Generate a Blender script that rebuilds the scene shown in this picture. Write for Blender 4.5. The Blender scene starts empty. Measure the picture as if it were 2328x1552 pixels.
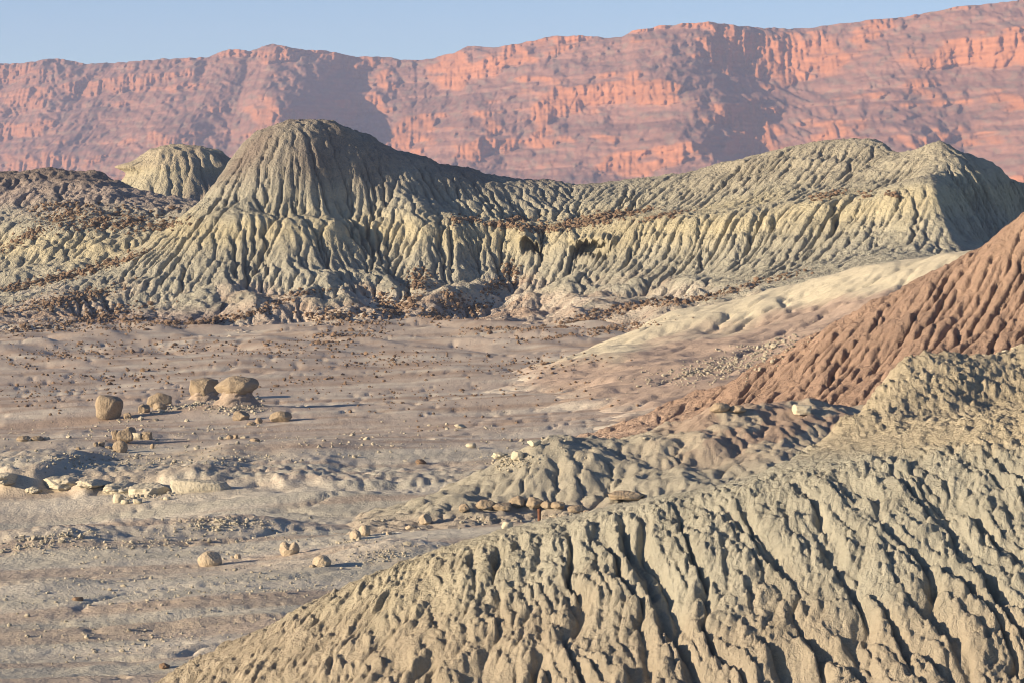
import bpy, math, random
import numpy as np

# ------------------------------------------------------------------ camera, world, sun, exposure
scn = bpy.context.scene
col = scn.collection
FPX, CX, CY, HOR = 6470.0, 1164.0, 776.0, 450.0        # focal length / centre / horizon in photo pixels
PITCH = math.atan((CY - HOR) / FPX)
cam_d = bpy.data.cameras.new("camera")
cam = bpy.data.objects.new("camera", cam_d)
col.objects.link(cam)
cam_d.sensor_width = 36.0
cam_d.lens = FPX / 2328.0 * 36.0
cam_d.clip_start, cam_d.clip_end = 0.5, 20000.0
cam.location = (0, 0, 0)
cam.rotation_euler = (math.radians(90) - PITCH, 0, 0)
scn.camera = cam

SUN_ELEV, SUN_AZ = math.radians(13.5), math.radians(252)   # azimuth clockwise from +Y
world = bpy.data.worlds.new("World")
scn.world = world
world.use_nodes = True
wn = world.node_tree.nodes
bgn = wn["Background"]
sky = wn.new("ShaderNodeTexSky")
sky.sky_type = 'NISHITA'
sky.sun_disc = False
sky.sun_elevation = SUN_ELEV
sky.sun_rotation = SUN_AZ
sky.altitude = 1300
sky.air_density = 0.7
sky.dust_density = 0.2
sky.ozone_density = 2.5
world.node_tree.links.new(sky.outputs[0], bgn.inputs[0])
bgn.inputs[1].default_value = 0.072
sd = bpy.data.lights.new("sun", 'SUN')
sd.energy = 5.0
sd.angle = math.radians(0.5)
sd.color = (1.0, 0.80, 0.56)
sun = bpy.data.objects.new("sun", sd)
col.objects.link(sun)
sun.rotation_euler = (math.radians(90) - SUN_ELEV, 0, -SUN_AZ + math.pi)
scn.view_settings.view_transform = 'Standard'
scn.view_settings.look = 'None'
scn.view_settings.gamma = 1.0
scn.view_settings.use_curve_mapping = False
scn.view_settings.exposure = 1.0
scn.cycles.max_bounces = 4
scn.cycles.diffuse_bounces = 2
scn.cycles.volume_bounces = 1
scn.cycles.filter_width = 1.0

rng = np.random.default_rng(7)
random.seed(7)
f32 = np.float32

# ------------------------------------------------------------------ projection helpers
CP, SP = math.cos(PITCH), math.sin(PITCH)
def at(px, py, Y):
    """world point at distance Y seen in the photograph at px, py"""
    u = CY - py
    dy = FPX * CP + u * SP
    dz = u * CP - FPX * SP
    s = Y / dy
    return ((px - CX) * s, Y, dz * s)
def project(x, y, z):
    fwd = y * CP - z * SP
    up = y * SP + z * CP
    fwd = np.maximum(fwd, 0.1)
    return CX + FPX * x / fwd, CY - FPX * up / fwd

# ------------------------------------------------------------------ noise
PERM = rng.permutation(256).astype(np.int32)
GA = rng.random(256) * 2 * np.pi
GX, GY = np.cos(GA).astype(f32), np.sin(GA).astype(f32)
G3 = rng.normal(size=(256, 3)); G3 /= np.linalg.norm(G3, axis=1)[:, None]
def perlin(x, y, s=0):
    x = np.asarray(x, f32) + f32(s * 17.31); y = np.asarray(y, f32) + f32(s * 9.77)
    xf, yf = np.floor(x), np.floor(y)
    xi, yi = xf.astype(np.int32), yf.astype(np.int32)
    dx, dy = x - xf, y - yf
    u = dx * dx * dx * (dx * (dx * 6 - 15) + 10); v = dy * dy * dy * (dy * (dy * 6 - 15) + 10)
    def g(i, j, a, b):
        k = PERM[(PERM[(xi + i) & 255] + yi + j + s * 31) & 255]
        return GX[k] * a + GY[k] * b
    n0 = g(0, 0, dx, dy); n1 = g(1, 0, dx - 1, dy)
    n2 = g(0, 1, dx, dy - 1); n3 = g(1, 1, dx - 1, dy - 1)
    a = n0 + u * (n1 - n0); b = n2 + u * (n3 - n2)
    return (a + v * (b - a)) * f32(1.5)
def fbm(x, y, s=0, o=4, g=0.5):
    r, a = 0, 1.0
    for k in range(o):
        r = r + perlin(x * 2 ** k, y * 2 ** k, s + k) * f32(a); a *= g
    return r
def worley(x, y, s=0):
    x = np.asarray(x, f32); y = np.asarray(y, f32)
    xf, yf = np.floor(x), np.floor(y)
    xi, yi = xf.astype(np.int32), yf.astype(np.int32)
    best = np.full(x.shape, 9, f32); sec = best.copy()
    for i in (-1, 0, 1):
        for j in (-1, 0, 1):
            k = PERM[(PERM[(xi + i) & 255] + yi + j + s * 37) & 255]
            k2 = PERM[(k + 91) & 255]
            ex = xf + i + k.astype(f32) / 256 - x
            ey = yf + j + k2.astype(f32) / 256 - y
            d = ex * ex + ey * ey
            sec = np.minimum(sec, np.maximum(d, best)); best = np.minimum(best, d)
    return np.sqrt(best), np.sqrt(sec)
def perlin3(p, s=0):
    p = np.asarray(p, float) + s * 7.13
    f = np.floor(p); i = f.astype(int); d = p - f
    w = d * d * d * (d * (d * 6 - 15) + 10)
    r = 0
    for a in (0, 1):
        for b in (0, 1):
            for c in (0, 1):
                k = PERM[(PERM[(PERM[(i[:, 0] + a) & 255] + i[:, 1] + b) & 255] + i[:, 2] + c) & 255]
                dd = d - (a, b, c)
                g = (G3[k] * dd).sum(1)
                r = r + g * (w[:, 0] if a else 1 - w[:, 0]) * (w[:, 1] if b else 1 - w[:, 1]) * (w[:, 2] if c else 1 - w[:, 2])
    return r * 1.6
def sstep(a, b, x):
    t = np.clip((x - a) / (b - a), 0, 1)
    return t * t * (3 - 2 * t)
def blur(h, n=1):
    for _ in range(n):
        p = np.pad(h, 1, mode='edge')
        h = (p[1:-1, :-2] + 2 * p[1:-1, 1:-1] + p[1:-1, 2:]) * f32(.25)
        p = np.pad(h, 1, mode='edge')
        h = (p[:-2, 1:-1] + 2 * p[1:-1, 1:-1] + p[2:, 1:-1]) * f32(.25)
    return h

# ------------------------------------------------------------------ terrain tools
def tps(pts, gx, gy, lam=1e-4):
    """thin plate surface through 3D points, evaluated on a grid"""
    P = np.array(pts, float)
    c = P[:, :2].mean(0); sc = P[:, :2].std() + 1e-9
    q = (P[:, :2] - c) / sc
    n = len(q)
    d2 = ((q[:, None] - q[None]) ** 2).sum(2)
    K = 0.5 * d2 * np.log(d2 + 1e-12) + lam * np.eye(n)
    A = np.zeros((n + 3, n + 3)); A[:n, :n] = K; A[:n, n] = 1; A[:n, n + 1:] = q; A[n, :n] = 1; A[n + 1:, :n] = q.T
    w = np.linalg.solve(A, np.concatenate([P[:, 2], [0, 0, 0]]))
    X = ((gx - c[0]) / sc).astype(f32)[None, :]; Y = ((gy - c[1]) / sc).astype(f32)[:, None]
    H = f32(w[n]) + f32(w[n + 1]) * X + f32(w[n + 2]) * Y
    H = np.broadcast_to(H, (len(gy), len(gx))).copy()
    for k in range(n):
        r2 = (X - f32(q[k, 0])) ** 2 + (Y - f32(q[k, 1])) ** 2
        H += f32(0.5 * w[k]) * r2 * np.log(r2 + f32(1e-12))
    return H
def billow(x, y, s=0, o=3, g=0.5):
    r, a = 0, 1.0
    for k in range(o):
        r = r + np.abs(perlin(x * 2.1 ** k + k * 3.7, y * 2.1 ** k, s + k)) * f32(a); a *= g
    return r
def rills(S, base, big, bigamp, small, smallamp, iters, K, D, depth, seed, kmap=None, amax=4000, ampmap=1.0, sharp=0.0, th=(25, 600), sb=1, jit=.8):
    """erode a smooth surface; returns the carved surface, the carving depth and the drainage area"""
    d = f32(S.d)
    h = base + (fbm(S.X / big, S.Y / big, seed, 4, .55) * f32(bigamp) + fbm(S.X / small, S.Y / small, seed + 7, 2) * f32(smallamp)) * ampmap
    h, A = erode(h / d, iters, K, 0.5, D, jit, seed, kmap, amax)
    h = h * d
    if sharp:
        la = np.log(np.maximum(A, 1))
        h = h - f32(sharp) * blur(sstep(math.log(th[0]), math.log(th[1]), la), sb) * (1 if kmap is None else kmap)
    dl = h - base
    dl = np.where(dl < 0, -depth * np.tanh(-dl / depth), depth * np.tanh(dl / depth)).astype(f32)
    return base + dl, dl, A
NB = [(-1, -1), (-1, 0), (-1, 1), (0, -1), (0, 1), (1, -1), (1, 0), (1, 1)]
def erode(h, iters, K, m=0.5, D=0.12, jit=0.5, seed=1, kmap=None, amax=None):
    """stream power erosion (implicit) with hillslope diffusion; heights in units of a cell"""
    R = np.random.default_rng(seed)
    ny, nx = h.shape; N = ny * nx
    idx = np.arange(N, dtype=np.int32).reshape(ny, nx)
    jf = [(1 + jit * (R.random((ny, nx), dtype=f32) - f32(.5)) * 2) for _ in range(4)]
    nst = int(math.ceil(math.log2(max(ny, nx) * 1.5)))
    for it in range(iters):
        hp = np.pad(h, 1, mode='edge'); ip = np.pad(idx, 1, mode='edge')
        best = np.zeros((ny, nx), f32); rec = idx.copy(); L = np.ones((ny, nx), f32)
        for k, (a, b) in enumerate(NB):
            l = f32(math.sqrt(a * a + b * b))
            s = (h - hp[1 + a:1 + a + ny, 1 + b:1 + b + nx]) / l
            s = s * jf[(k * 3 + it // 3) % 4]
            mk = s > best
            best = np.where(mk, s, best); rec = np.where(mk, ip[1 + a:1 + a + ny, 1 + b:1 + b + nx], rec); L = np.where(mk, l, L)
        r = rec.ravel(); rt = r == idx.ravel()
        A = np.ones(N, f32); P = r.copy()
        live = ~rt
        for _ in range(nst):
            sel = np.nonzero(live)[0]
            A = A + np.bincount(P[sel], A[sel], N).astype(f32)
            nP = P[P]
            live = live & (nP != P) & ~rt[P]
            P = nP
        Ae = A if amax is None else np.minimum(A, amax)
        F = f32(K) * Ae ** f32(m) / L.ravel()
        if kmap is not None: F = F * kmap.ravel()
        F[rt] = 0
        b_ = F / (1 + F); a_ = h.ravel() / (1 + F)
        b_[rt] = 0; a_[rt] = h.ravel()[rt]
        P = r.copy()
        for _ in range(nst):
            a_ = a_ + b_ * a_[P]; b_ = b_ * b_[P]; P = P[P]
        h = a_.reshape(ny, nx)
        if D: h = h + f32(D) * (blur(h) - h)
    return h, A.reshape(ny, nx)

class Sheet:
    def __init__(s, x0, x1, y0, y1, d):
        s.x0, s.y0, s.d = x0, y0, d
        s.gx = np.arange(x0, x1, d); s.gy = np.arange(y0, y1, d)
        s.X, s.Y = np.meshgrid(s.gx.astype(f32), s.gy.astype(f32))
    def z(s, x, y):
        u = (np.asarray(x) - s.x0) / s.d; v = (np.asarray(y) - s.y0) / s.d
        ok = (u >= 0) & (v >= 0) & (u < len(s.gx) - 1.01) & (v < len(s.gy) - 1.01)
        u = np.where(ok, u, 0); v = np.where(ok, v, 0)
        i = u.astype(int); j = v.astype(int); u = u - i; v = v - j
        H = s.H
        r = (H[j, i] * (1 - u) + H[j, i + 1] * u) * (1 - v) + (H[j + 1, i] * (1 - u) + H[j + 1, i + 1] * u) * v
        return np.where(ok, r, -99.0)

def grid_mesh(name, X, Y, Z, mat, attrs, keep=None, kind='structure', parent=None):
    ny, nx = X.shape
    idx = np.arange(nx * ny, dtype=np.int32).reshape(ny, nx)
    q = np.stack([idx[:-1, :-1], idx[:-1, 1:], idx[1:, 1:], idx[1:, :-1]], -1).reshape(-1, 4)
    co = np.stack([X, Y, Z], -1).reshape(-1, 3).astype(f32)
    if keep is not None:
        k = keep.ravel()
        q = q[k[q].any(1)]
        used = np.zeros(nx * ny, bool); used[q.ravel()] = True
        mp = np.cumsum(used) - 1
        q = mp[q].astype(np.int32); co = co[used]
        attrs = {a: v.reshape(nx * ny, -1)[used] for a, v in attrs.items()}
    me = bpy.data.meshes.new(name)
    me.vertices.add(len(co)); me.vertices.foreach_set("co", co.ravel())
    me.loops.add(q.size); me.loops.foreach_set("vertex_index", q.ravel())
    me.polygons.add(len(q)); me.polygons.foreach_set("loop_start", np.arange(0, q.size, 4, dtype=np.int32))
    me.update(calc_edges=True)
    for a, v in attrs.items():
        v = v.reshape(len(co), -1)
        if v.shape[1] == 3:
            v = np.concatenate([v, np.ones((len(v), 1))], 1)
        at_ = me.attributes.new(a, 'FLOAT_COLOR', 'POINT')
        at_.data.foreach_set("color", v.astype(f32).ravel())
    me.materials.append(mat)
    o = bpy.data.objects.new(name, me)
    col.objects.link(o)
    if kind: o["kind"] = kind
    if parent: o.parent = parent
    return o

# ------------------------------------------------------------------ materials
def earth(name, scale, bump=0.3, tint=0.18, dist=0.05, rough=0.95):
    """clay: base colour from the 'soil' attribute (strata), grain and relief from noise"""
    m = bpy.data.materials.new(name); m.use_nodes = True
    nt = m.node_tree; N = nt.nodes; Lk = nt.links
    b = N["Principled BSDF"]; b.inputs["Roughness"].default_value = rough
    b.inputs["Specular IOR Level"].default_value = 0.15
    at_ = N.new("ShaderNodeAttribute"); at_.attribute_name = "soil"
    tc = N.new("ShaderNodeTexCoord")
    n1 = N.new("ShaderNodeTexNoise"); n1.inputs["Scale"].default_value = scale; n1.inputs["Detail"].default_value = 8; n1.inputs["Roughness"].default_value = 0.65
    n2 = N.new("ShaderNodeTexNoise"); n2.inputs["Scale"].default_value = scale * 0.09; n2.inputs["Detail"].default_value = 5
    Lk.new(tc.outputs["Object"], n1.inputs["Vector"]); Lk.new(tc.outputs["Object"], n2.inputs["Vector"])
    add = N.new("ShaderNodeMath"); add.operation = 'ADD'
    Lk.new(n1.outputs["Fac"], add.inputs[0]); Lk.new(n2.outputs["Fac"], add.inputs[1])
    mr = N.new("ShaderNodeMapRange"); mr.inputs["From Min"].default_value = 0.6; mr.inputs["From Max"].default_value = 1.4
    mr.inputs["To Min"].default_value = 1 - tint; mr.inputs["To Max"].default_value = 1 + tint
    Lk.new(add.outputs[0], mr.inputs["Value"])
    mx = N.new("ShaderNodeVectorMath"); mx.operation = 'SCALE'
    Lk.new(at_.outputs["Color"], mx.inputs[0]); Lk.new(mr.outputs[0], mx.inputs["Scale"])
    Lk.new(mx.outputs[0], b.inputs["Base Color"])
    bp = N.new("ShaderNodeBump"); bp.inputs["Strength"].default_value = bump; bp.inputs["Distance"].default_value = dist
    n3 = N.new("ShaderNodeTexNoise"); n3.inputs["Scale"].default_value = scale * 3.3; n3.inputs["Detail"].default_value = 3
    Lk.new(tc.outputs["Object"], n3.inputs["Vector"])
    ma = N.new("ShaderNodeMath"); ma.operation = 'MULTIPLY_ADD'; ma.inputs[1].default_value = 0.45
    Lk.new(n3.outputs["Fac"], ma.inputs[0]); Lk.new(n1.outputs["Fac"], ma.inputs[2])
    Lk.new(ma.outputs[0], bp.inputs["Height"]); Lk.new(bp.outputs[0], b.inputs["Normal"])
    return m
def stone_mat(name, c1, c2, scale, bump=0.5, dist=0.03):
    m = bpy.data.materials.new(name); m.use_nodes = True
    nt = m.node_tree; N = nt.nodes; Lk = nt.links
    b = N["Principled BSDF"]; b.inputs["Roughness"].default_value = 0.92; b.inputs["Specular IOR Level"].default_value = 0.2
    tc = N.new("ShaderNodeTexCoord")
    n1 = N.new("ShaderNodeTexNoise"); n1.inputs["Scale"].default_value = scale; n1.inputs["Detail"].default_value = 8; n1.inputs["Roughness"].default_value = 0.6
    n2 = N.new("ShaderNodeTexNoise"); n2.inputs["Scale"].default_value = scale * 6; n2.inputs["Detail"].default_value = 4
    Lk.new(tc.outputs["Object"], n1.inputs["Vector"]); Lk.new(tc.outputs["Object"], n2.inputs["Vector"])
    r = N.new("ShaderNodeValToRGB"); r.color_ramp.elements[0].position = 0.3; r.color_ramp.elements[1].position = 0.7
    r.color_ramp.elements[0].color = (*c1, 1); r.color_ramp.elements[1].color = (*c2, 1)
    Lk.new(n1.outputs["Fac"], r.inputs[0]); Lk.new(r.outputs[0], b.inputs["Base Color"])
    ad = N.new("ShaderNodeMath"); ad.operation = 'ADD'; Lk.new(n1.outputs["Fac"], ad.inputs[0]); Lk.new(n2.outputs["Fac"], ad.inputs[1])
    bp = N.new("ShaderNodeBump"); bp.inputs["Strength"].default_value = bump; bp.inputs["Distance"].default_value = dist
    Lk.new(ad.outputs[0], bp.inputs["Height"]); Lk.new(bp.outputs[0], b.inputs["Normal"])
    return m

M_ground = earth("valley_clay", 5.0, 0.6, 0.16, 0.07)
M_hill = earth("hill_clay", 3.0, 1.0, 0.22, 0.24)
M_near = earth("near_clay", 24.0, 1.0, 0.22, 0.05)
M_red = earth("red_clay", 7.0, 1.0, 0.22, 0.10)
M_cliff = earth("red_sandstone", 0.25, 0.4, 0.25, 1.0)
M_rock = stone_mat("tan_sandstone", (.235, .185, .13), (.38, .31, .22), 2.6, 0.8, 0.05)
M_pale = stone_mat("pale_clay_stone", (.42, .38, .28), (.55, .50, .38), 3.0, 0.5, 0.03)
M_brown = stone_mat("iron_stone", (.11, .08, .055), (.28, .19, .125), 1.5, 0.4, 0.03)
M_ball = stone_mat("pale_sandstone", (.34, .28, .205), (.50, .42, .31), 4.0, 0.8, 0.04)
M_outcrop = stone_mat("outcrop_clay", (.38, .35, .275), (.48, .44, .345), 2.2, 0.7, 0.05)
M_ped = stone_mat("pedestal_clay", (.27, .215, .17), (.39, .32, .255), 4.0, 0.8, 0.04)
M_clod = stone_mat("clay_clod", (.30, .27, .21), (.44, .40, .31), 3.0, 0.4, 0.02)

def C(*c): return np.array(c, f32)
def mixc(a, b, t): return a + (b - a) * np.asarray(t, f32)[..., None]

# ------------------------------------------------------------------ valley floor
def gauss(x, y, cx, cy, rx, ry): return np.exp(-(((x - cx) / rx) ** 2 + ((y - cy) / ry) ** 2))
def spot(px, py, H=-7.4):
    Y = FPX * -H / (py - HOR)
    return ((px - CX) / FPX * Y, Y)
def scarp_y(x): return np.interp(x, [-40, -14, -9.2, -6.3, -2, 4], [76.5, 76, 74.5, 74, 72.8, 72])
def floor_z(x, y, fine=True):
    x = np.asarray(x, float); y = np.asarray(y, float)
    z = np.interp(y, [-80, 20, 43, 60, 100, 130, 165, 200, 400, 3000], [-8.5, -7.6, -7.38, -7.4, -7.5, -7.2, -6.9, -7.4, -12, -22])
    z = z + 0.03 * np.clip(x, -22, 16) * np.interp(y, [0, 60, 170, 400], [1, 1, .5, 0])
    near = (y > 35) & (y < 240)
    warp = perlin(x / 9, y / 12, 3) * 1.5
    z = z + 0.22 * (1 - .8 * gauss(x, y, *spot(720, 908), 6, 5)) * perlin(x / 9 + y / 40, (y - .3 * x + warp) / 8.0, 11)
    sy = scarp_y(x) + 1.6 * perlin(x / 2.3, y * 0 + .3, 5) + .5 * perlin(x / .7, y / 3, 6)
    st = sstep(-.7, 0.5, y - sy) * (1 - sstep(3, 22, y - sy)) * (1 - sstep(-3, 1.5, x))
    z = z + (0.55 - .012 * (x + 14)) * np.interp(x, [-8.5, -6, 0], [1, .45, .38]) * st * (.45 + .55 * sstep(-.3, .3, perlin(x / 2.6, x * 0 + .7, 8)))
    z = z - 0.40 * gauss(x, y, *spot(120, 1140), 2.6, 2.6)
    for px, py, rx, ry, a in ((120, 1215, 2.3, 1.6, .42), (470, 1190, 1.8, 1.4, .26), (600, 1185, 1.2, .9, .14), (890, 1268, 1.6, 1.3, .32),
                              (250, 1190, 1.0, .6, .15), (760, 1120, 1.6, .8, .12), (525, 915, 1.9, 1.3, .25), (40, 1330, 1.3, 1.0, .14), (145, 1320, .8, .7, .10)):
        z = z + a * gauss(x, y, *spot(px, py), rx, ry)
    if fine:
        lod = np.interp(y, [45, 75, 110, 165], [1, .8, .45, .25])
        a_, b_ = x + .5 * y, y - .5 * x
        calm = 1 - .85 * gauss(x, y, *spot(720, 908), 6, 5)
        z = z + calm * 0.065 * fbm(a_ / 7, b_ / 3.4, 21, 2) + calm * 0.028 * fbm((x + .25 * y) / 6, (y - .25 * x) / 1.3, 22, 2) * lod + .20 * (fbm((x + .45 * y) / 3.0, (y - .2 * x) / 12, 24, 3) + .5 * fbm(x / 3.4, y / 5, 25, 2)) * sstep(112, 150, y)
        z = z + 0.028 * fbm(a_ / .8, b_ / .38, 23, 3) * lod
        ch = np.abs(perlin(a_ / 9 + .3 * perlin(x / 2, y / 2, 9), b_ / 2.2, 31))
        z = z - 0.09 * np.exp(-(ch / .05) ** 2) * sstep(0, .4, perlin(x / 10, y / 9, 33) + .2)
        rough = sstep(.0, .6, st) * (1 - sstep(3, 12, y - sy))
        rub = gauss(x, y, *spot(120, 1215), 2.6, 1.8) + gauss(x, y, *spot(520, 1190), 3.0, 1.6) + gauss(x, y, *spot(890, 1268), 2.0, 1.3)
        w1, w2 = worley(x / .34, y / .34, 3)
        z = z + (0.12 * rough + .10 * rub) * (.7 - w1)
        z = z + .05 * rough * fbm(x / .8, y / .5, 41, 3)
    return z
class Floor:
    def z(s, x, y): return floor_z(x, y)
FLOOR = Floor()
pyr = np.linspace(1590, 715, 350)
rows = FPX * 7.4 / (pyr - HOR)
rows = np.concatenate([np.linspace(-70, 36, 9), np.linspace(38, rows[0], 6)[:-1], rows, np.geomspace(rows[-1] + 2, 2560, 26)])
uc = np.concatenate([-np.geomspace(.55, .205, 10), np.linspace(-.197, .197, 640), np.geomspace(.205, .55, 10)])
GY_, GX_ = np.meshgrid(rows, uc, indexing='ij')
GX_ = GX_ * np.maximum(GY_, 40)
GZ = floor_z(GX_, GY_)
pxg, pyg = project(GX_, GY_, GZ)
grey, pink, pale, brownish = C(.45, .425, .35), C(.45, .37, .305), C(.57, .525, .435), C(.37, .285, .22)
def floor_soil(X, Y, py):
    a_, b_ = X + .5 * Y, Y - .5 * X
    t = sstep(-.2, .35, fbm(a_ / 16, b_ / 3.5, 51, 3))
    far = sstep(1050, 970, py + 30 * fbm(X / 4, Y / 3, 55, 2))
    c = mixc(np.broadcast_to(grey, X.shape + (3,)), pink, np.clip(far * .8 + .35 * t * (1 - far), 0, 1))
    c = mixc(c, pale, .65 * sstep(.05, .45, fbm((X + .25 * Y) / 13, (Y - .25 * X) / 2.2, 57, 4)))
    c = mixc(c, brownish, (.6 + .3 * far) * sstep(.05, .4, fbm((X + .25 * Y) / 15, (Y - .25 * X) / 1.8, 61, 4)))
    c = mixc(c, C(.50, .455, .36), .4 * sstep(1000, 1050, py) * sstep(1140, 1090, py) * sstep(700, 500, project(X, Y, Y * 0 - 7.4)[0]))
    return c
soil = floor_soil(GX_, GY_, pyg)
grid_mesh("ground", GX_, GY_, GZ, M_ground, {"soil": soil})
SHEETS = [FLOOR]

# ------------------------------------------------------------------ generic hill builder
def hill_points(lst):
    return [at(*p) if p[2] > 0 else p for p in lst]
def behind(lst, dy, dz):
    out = []
    for p in lst:
        x, y, z = at(*p); out.append((x * (y + dy) / y, y + dy, z - dz))
    return out

# ------------------------------------------------------------------ central grey hill with the long right-hand range
S = Sheet(-37, 38, 131, 206, 0.098)
ridge = [(470, 465, 182), (500, 420, 181.5), (530, 352, 181.2), (575, 310, 181), (640, 278, 181), (695, 267, 181.5), (745, 276, 182), (800, 300, 182), (880, 332, 182.3),
         (960, 360, 182.7), (1050, 385, 183.3), (1160, 405, 184), (1250, 415, 184.9), (1340, 419, 186.2), (1440, 410, 188), (1540, 395, 188.4), (1640, 375, 189),
         (1750, 345, 189.6), (1850, 325, 190), (1930, 318, 190.5), (2000, 322, 191)]
peak2 = [(2060, 345, 189), (2135, 328, 187), (2200, 358, 188.5), (2280, 390, 191), (2380, 420, 194)]
rim = [(330, 575, 174.5), (420, 530, 174.5), (500, 503, 174.3), (570, 492, 174), (660, 500, 173.6), (760, 515, 174), (880, 520, 175), (1000, 512, 174.6), (1060, 517, 174.5), (1180, 528, 174.5),
       (1280, 532, 174.3), (1380, 538, 174.6), (1440, 520, 175), (1560, 512, 175.3), (1700, 492, 176), (1850, 472, 176.6), (2000, 450, 177.4), (2130, 433, 178.6), (2230, 470, 184), (2328, 500, 190)]
bench = [(600, 474, 176.0), (680, 472, 176.0), (780, 480, 176.6), (1060, 500, 177), (1180, 507, 178), (1300, 509, 178.6), (1420, 500, 179.3), (1560, 488, 179.6), (1720, 468, 180), (1880, 444, 180.6), (2040, 425, 181.5), (2150, 412, 181.6), (2250, 420, 186)]
mid = [(560, 400, 177.7), (620, 374, 177.5), (700, 366, 177.5), (800, 385, 178.4), (900, 420, 178.8), (1000, 445, 179.4), (1120, 456, 180.3), (1260, 462, 181.6), (1400, 455, 183.4), (1560, 440, 184), (1720, 405, 184.8), (1880, 372, 186), (2000, 368, 186.6), (2100, 370, 184.5)]
wallb = [(300, 620, 172.6), (400, 580, 172.8), (500, 558, 172.8), (600, 555, 172.4), (700, 565, 172.2), (800, 580, 172.8), (900, 580, 173.5), (1000, 575, 173.2), (1090, 580, 173.2), (1180, 588, 173.4),
         (1250, 582, 173.1), (1340, 588, 173.5), (1440, 570, 173.9), (1560, 556, 174.2), (1720, 536, 174.9), (1880, 515, 175.5), (2040, 497, 176.2), (2110, 500, 176.6), (2220, 530, 181), (2328, 545, 187)]
foot = [(150, 655, 171), (230, 690, 168.5), (340, 735, 166), (480, 715, 166.5), (570, 685, 167.5), (680, 665, 168.2), (770, 660, 168.5), (850, 665, 169), (940, 690, 168.5), (1010, 690, 168),
        (1090, 715, 167), (1200, 690, 167.5), (1300, 680, 168), (1450, 670, 168.5), (1600, 650, 168.5), (1750, 625, 169), (1900, 598, 169.6), (2050, 578, 171), (2150, 575, 173.5), (2250, 585, 178), (2330, 590, 182)]
toe = [(-100, 738, 161), (150, 748, 159), (400, 762, 156.5), (650, 757, 157), (850, 752, 158), (1050, 752, 157.5), (1300, 725, 159), (1500, 700, 160), (1700, 672, 161), (1900, 630, 162), (2100, 600, 164), (2400, 610, 169),
       (-100, 800, 148), (300, 805, 146), (700, 800, 146), (1100, 795, 146), (1400, 780, 148), (1700, 745, 150), (2000, 720, 150), (2400, 700, 150)]
def turn(l):      # the right-hand range swings towards the viewer, so that it faces left
    return [(p[0], p[1], p[2] - 17.0 * np.clip((p[0] - 1250) / 880, 0, 1.15)) for p in l]
ridge, peak2, rim, bench, mid, wallb, foot, toe = [turn(l) for l in (ridge, peak2, rim, bench, mid, wallb, foot, toe)]
pts = hill_points(ridge + peak2 + rim + bench + mid + wallb + foot + toe)
pts += behind(ridge[3:10:2], 5, 3.2) + behind(ridge[::2], 11, 6.5) + behind(ridge[10:], 5, 1.6) + behind(peak2[1:], 6, 3.2)
H = tps(pts, S.gx, S.gy, 2e-5)
ft_ = sstep(-7.6, -6.6, H) * sstep(-4.2, -5.6, H) * sstep(150, 157, S.Y + 17.0 * np.clip((S.X - 2.3) / 22, 0, 1.15))
H = H + ft_ * (1 - .75 * sstep(-15, -19, S.X)) * (.75 * fbm(S.X / 4.2, S.Y / 4.5, 66, 3) + .15)
S.H = H
sw = 17.0 * np.clip((S.X - 2.3) / 22, 0, 1.15)
Ys = S.Y + sw
fr = sstep(181, 176, Ys) * sstep(163, 169, Ys) * sstep(-9, -5, S.X)
H = S.z(S.X, np.clip(S.Y + fr * (1.3 * perlin((S.X + .5 * (S.Y - 175)) / 5.5, S.Y / 14, 67) + .35 * perlin(S.X / 1.7, S.Y / 8, 68)), 131, 205.7)).astype(f32)
PX, PY = project(S.X, S.Y, H)
base = H.copy()
S.H, dlt, A = rills(S, base, 3.6, .24, .38, .09, 13, .044, .06, 1.3, 3, jit=.55, ampmap=(1 - .62 * sstep(1, 7, S.X)) * (1 - .6 * sstep(-16, -20, S.X)), sharp=.22, th=(14, 260), kmap=np.clip(.95 + .9 * fbm(S.X / 2.6, S.Y / 3.5, 70, 3), .3, 1.9) * (1 - .5 * sstep(-1, 1, base) * sstep(6, 0, S.X)))
S.H = S.H + .11 * perlin(base / .5 + .4 * perlin(S.X / 3, S.Y / 3, 64), S.X / 14, 65) * sstep(-6.4, -5.4, base)
S.H = S.H + fbm(S.X / .32, S.Y / .32, 63, 2, .7) * .045 + billow(S.X / .7, S.Y / .7, 71, 3, .65) * .07 * sstep(-.9, -.1, dlt)
SHEETS.append(S); MAIN = S
yel, gre, mauve, dk = C(.46, .415, .285), C(.37, .355, .285), C(.34, .275, .245), C(.215, .178, .152)
fl = floor_z(S.X, S.Y, False)
rel = S.H - fl
lvl = S.H - np.interp(S.X, [-24, -14, 0, 8, 28], [-2.0, -1.6, -1.9, -1.5, .6]) + .5 * fbm(S.X / 4, S.Y / 4, 77, 3)
soil = np.broadcast_to(gre, S.X.shape + (3,))
soil = mixc(soil, yel, np.exp(-((lvl + .3) / 1.1) ** 2))
top = sstep(1.2, 4.0, lvl) * (1 - .75 * sstep(2, 12, S.X))
soil = mixc(soil, dk, .85 * top * (.75 + .5 * perlin(S.X / 3, S.Y / 3, 79)))
soil = mixc(soil, C(.40, .36, .27), .6 * sstep(6, 14, S.X) * sstep(.5, 2, lvl))
soil = mixc(soil, floor_soil(S.X, S.Y, PY), sstep(2.3, .6, rel + .8 * fbm(S.X / 3, S.Y / 3, 78, 3)))
soil = mixc(soil, soil * f32(.78), sstep(-.1, -.7, dlt) * .6)
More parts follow.
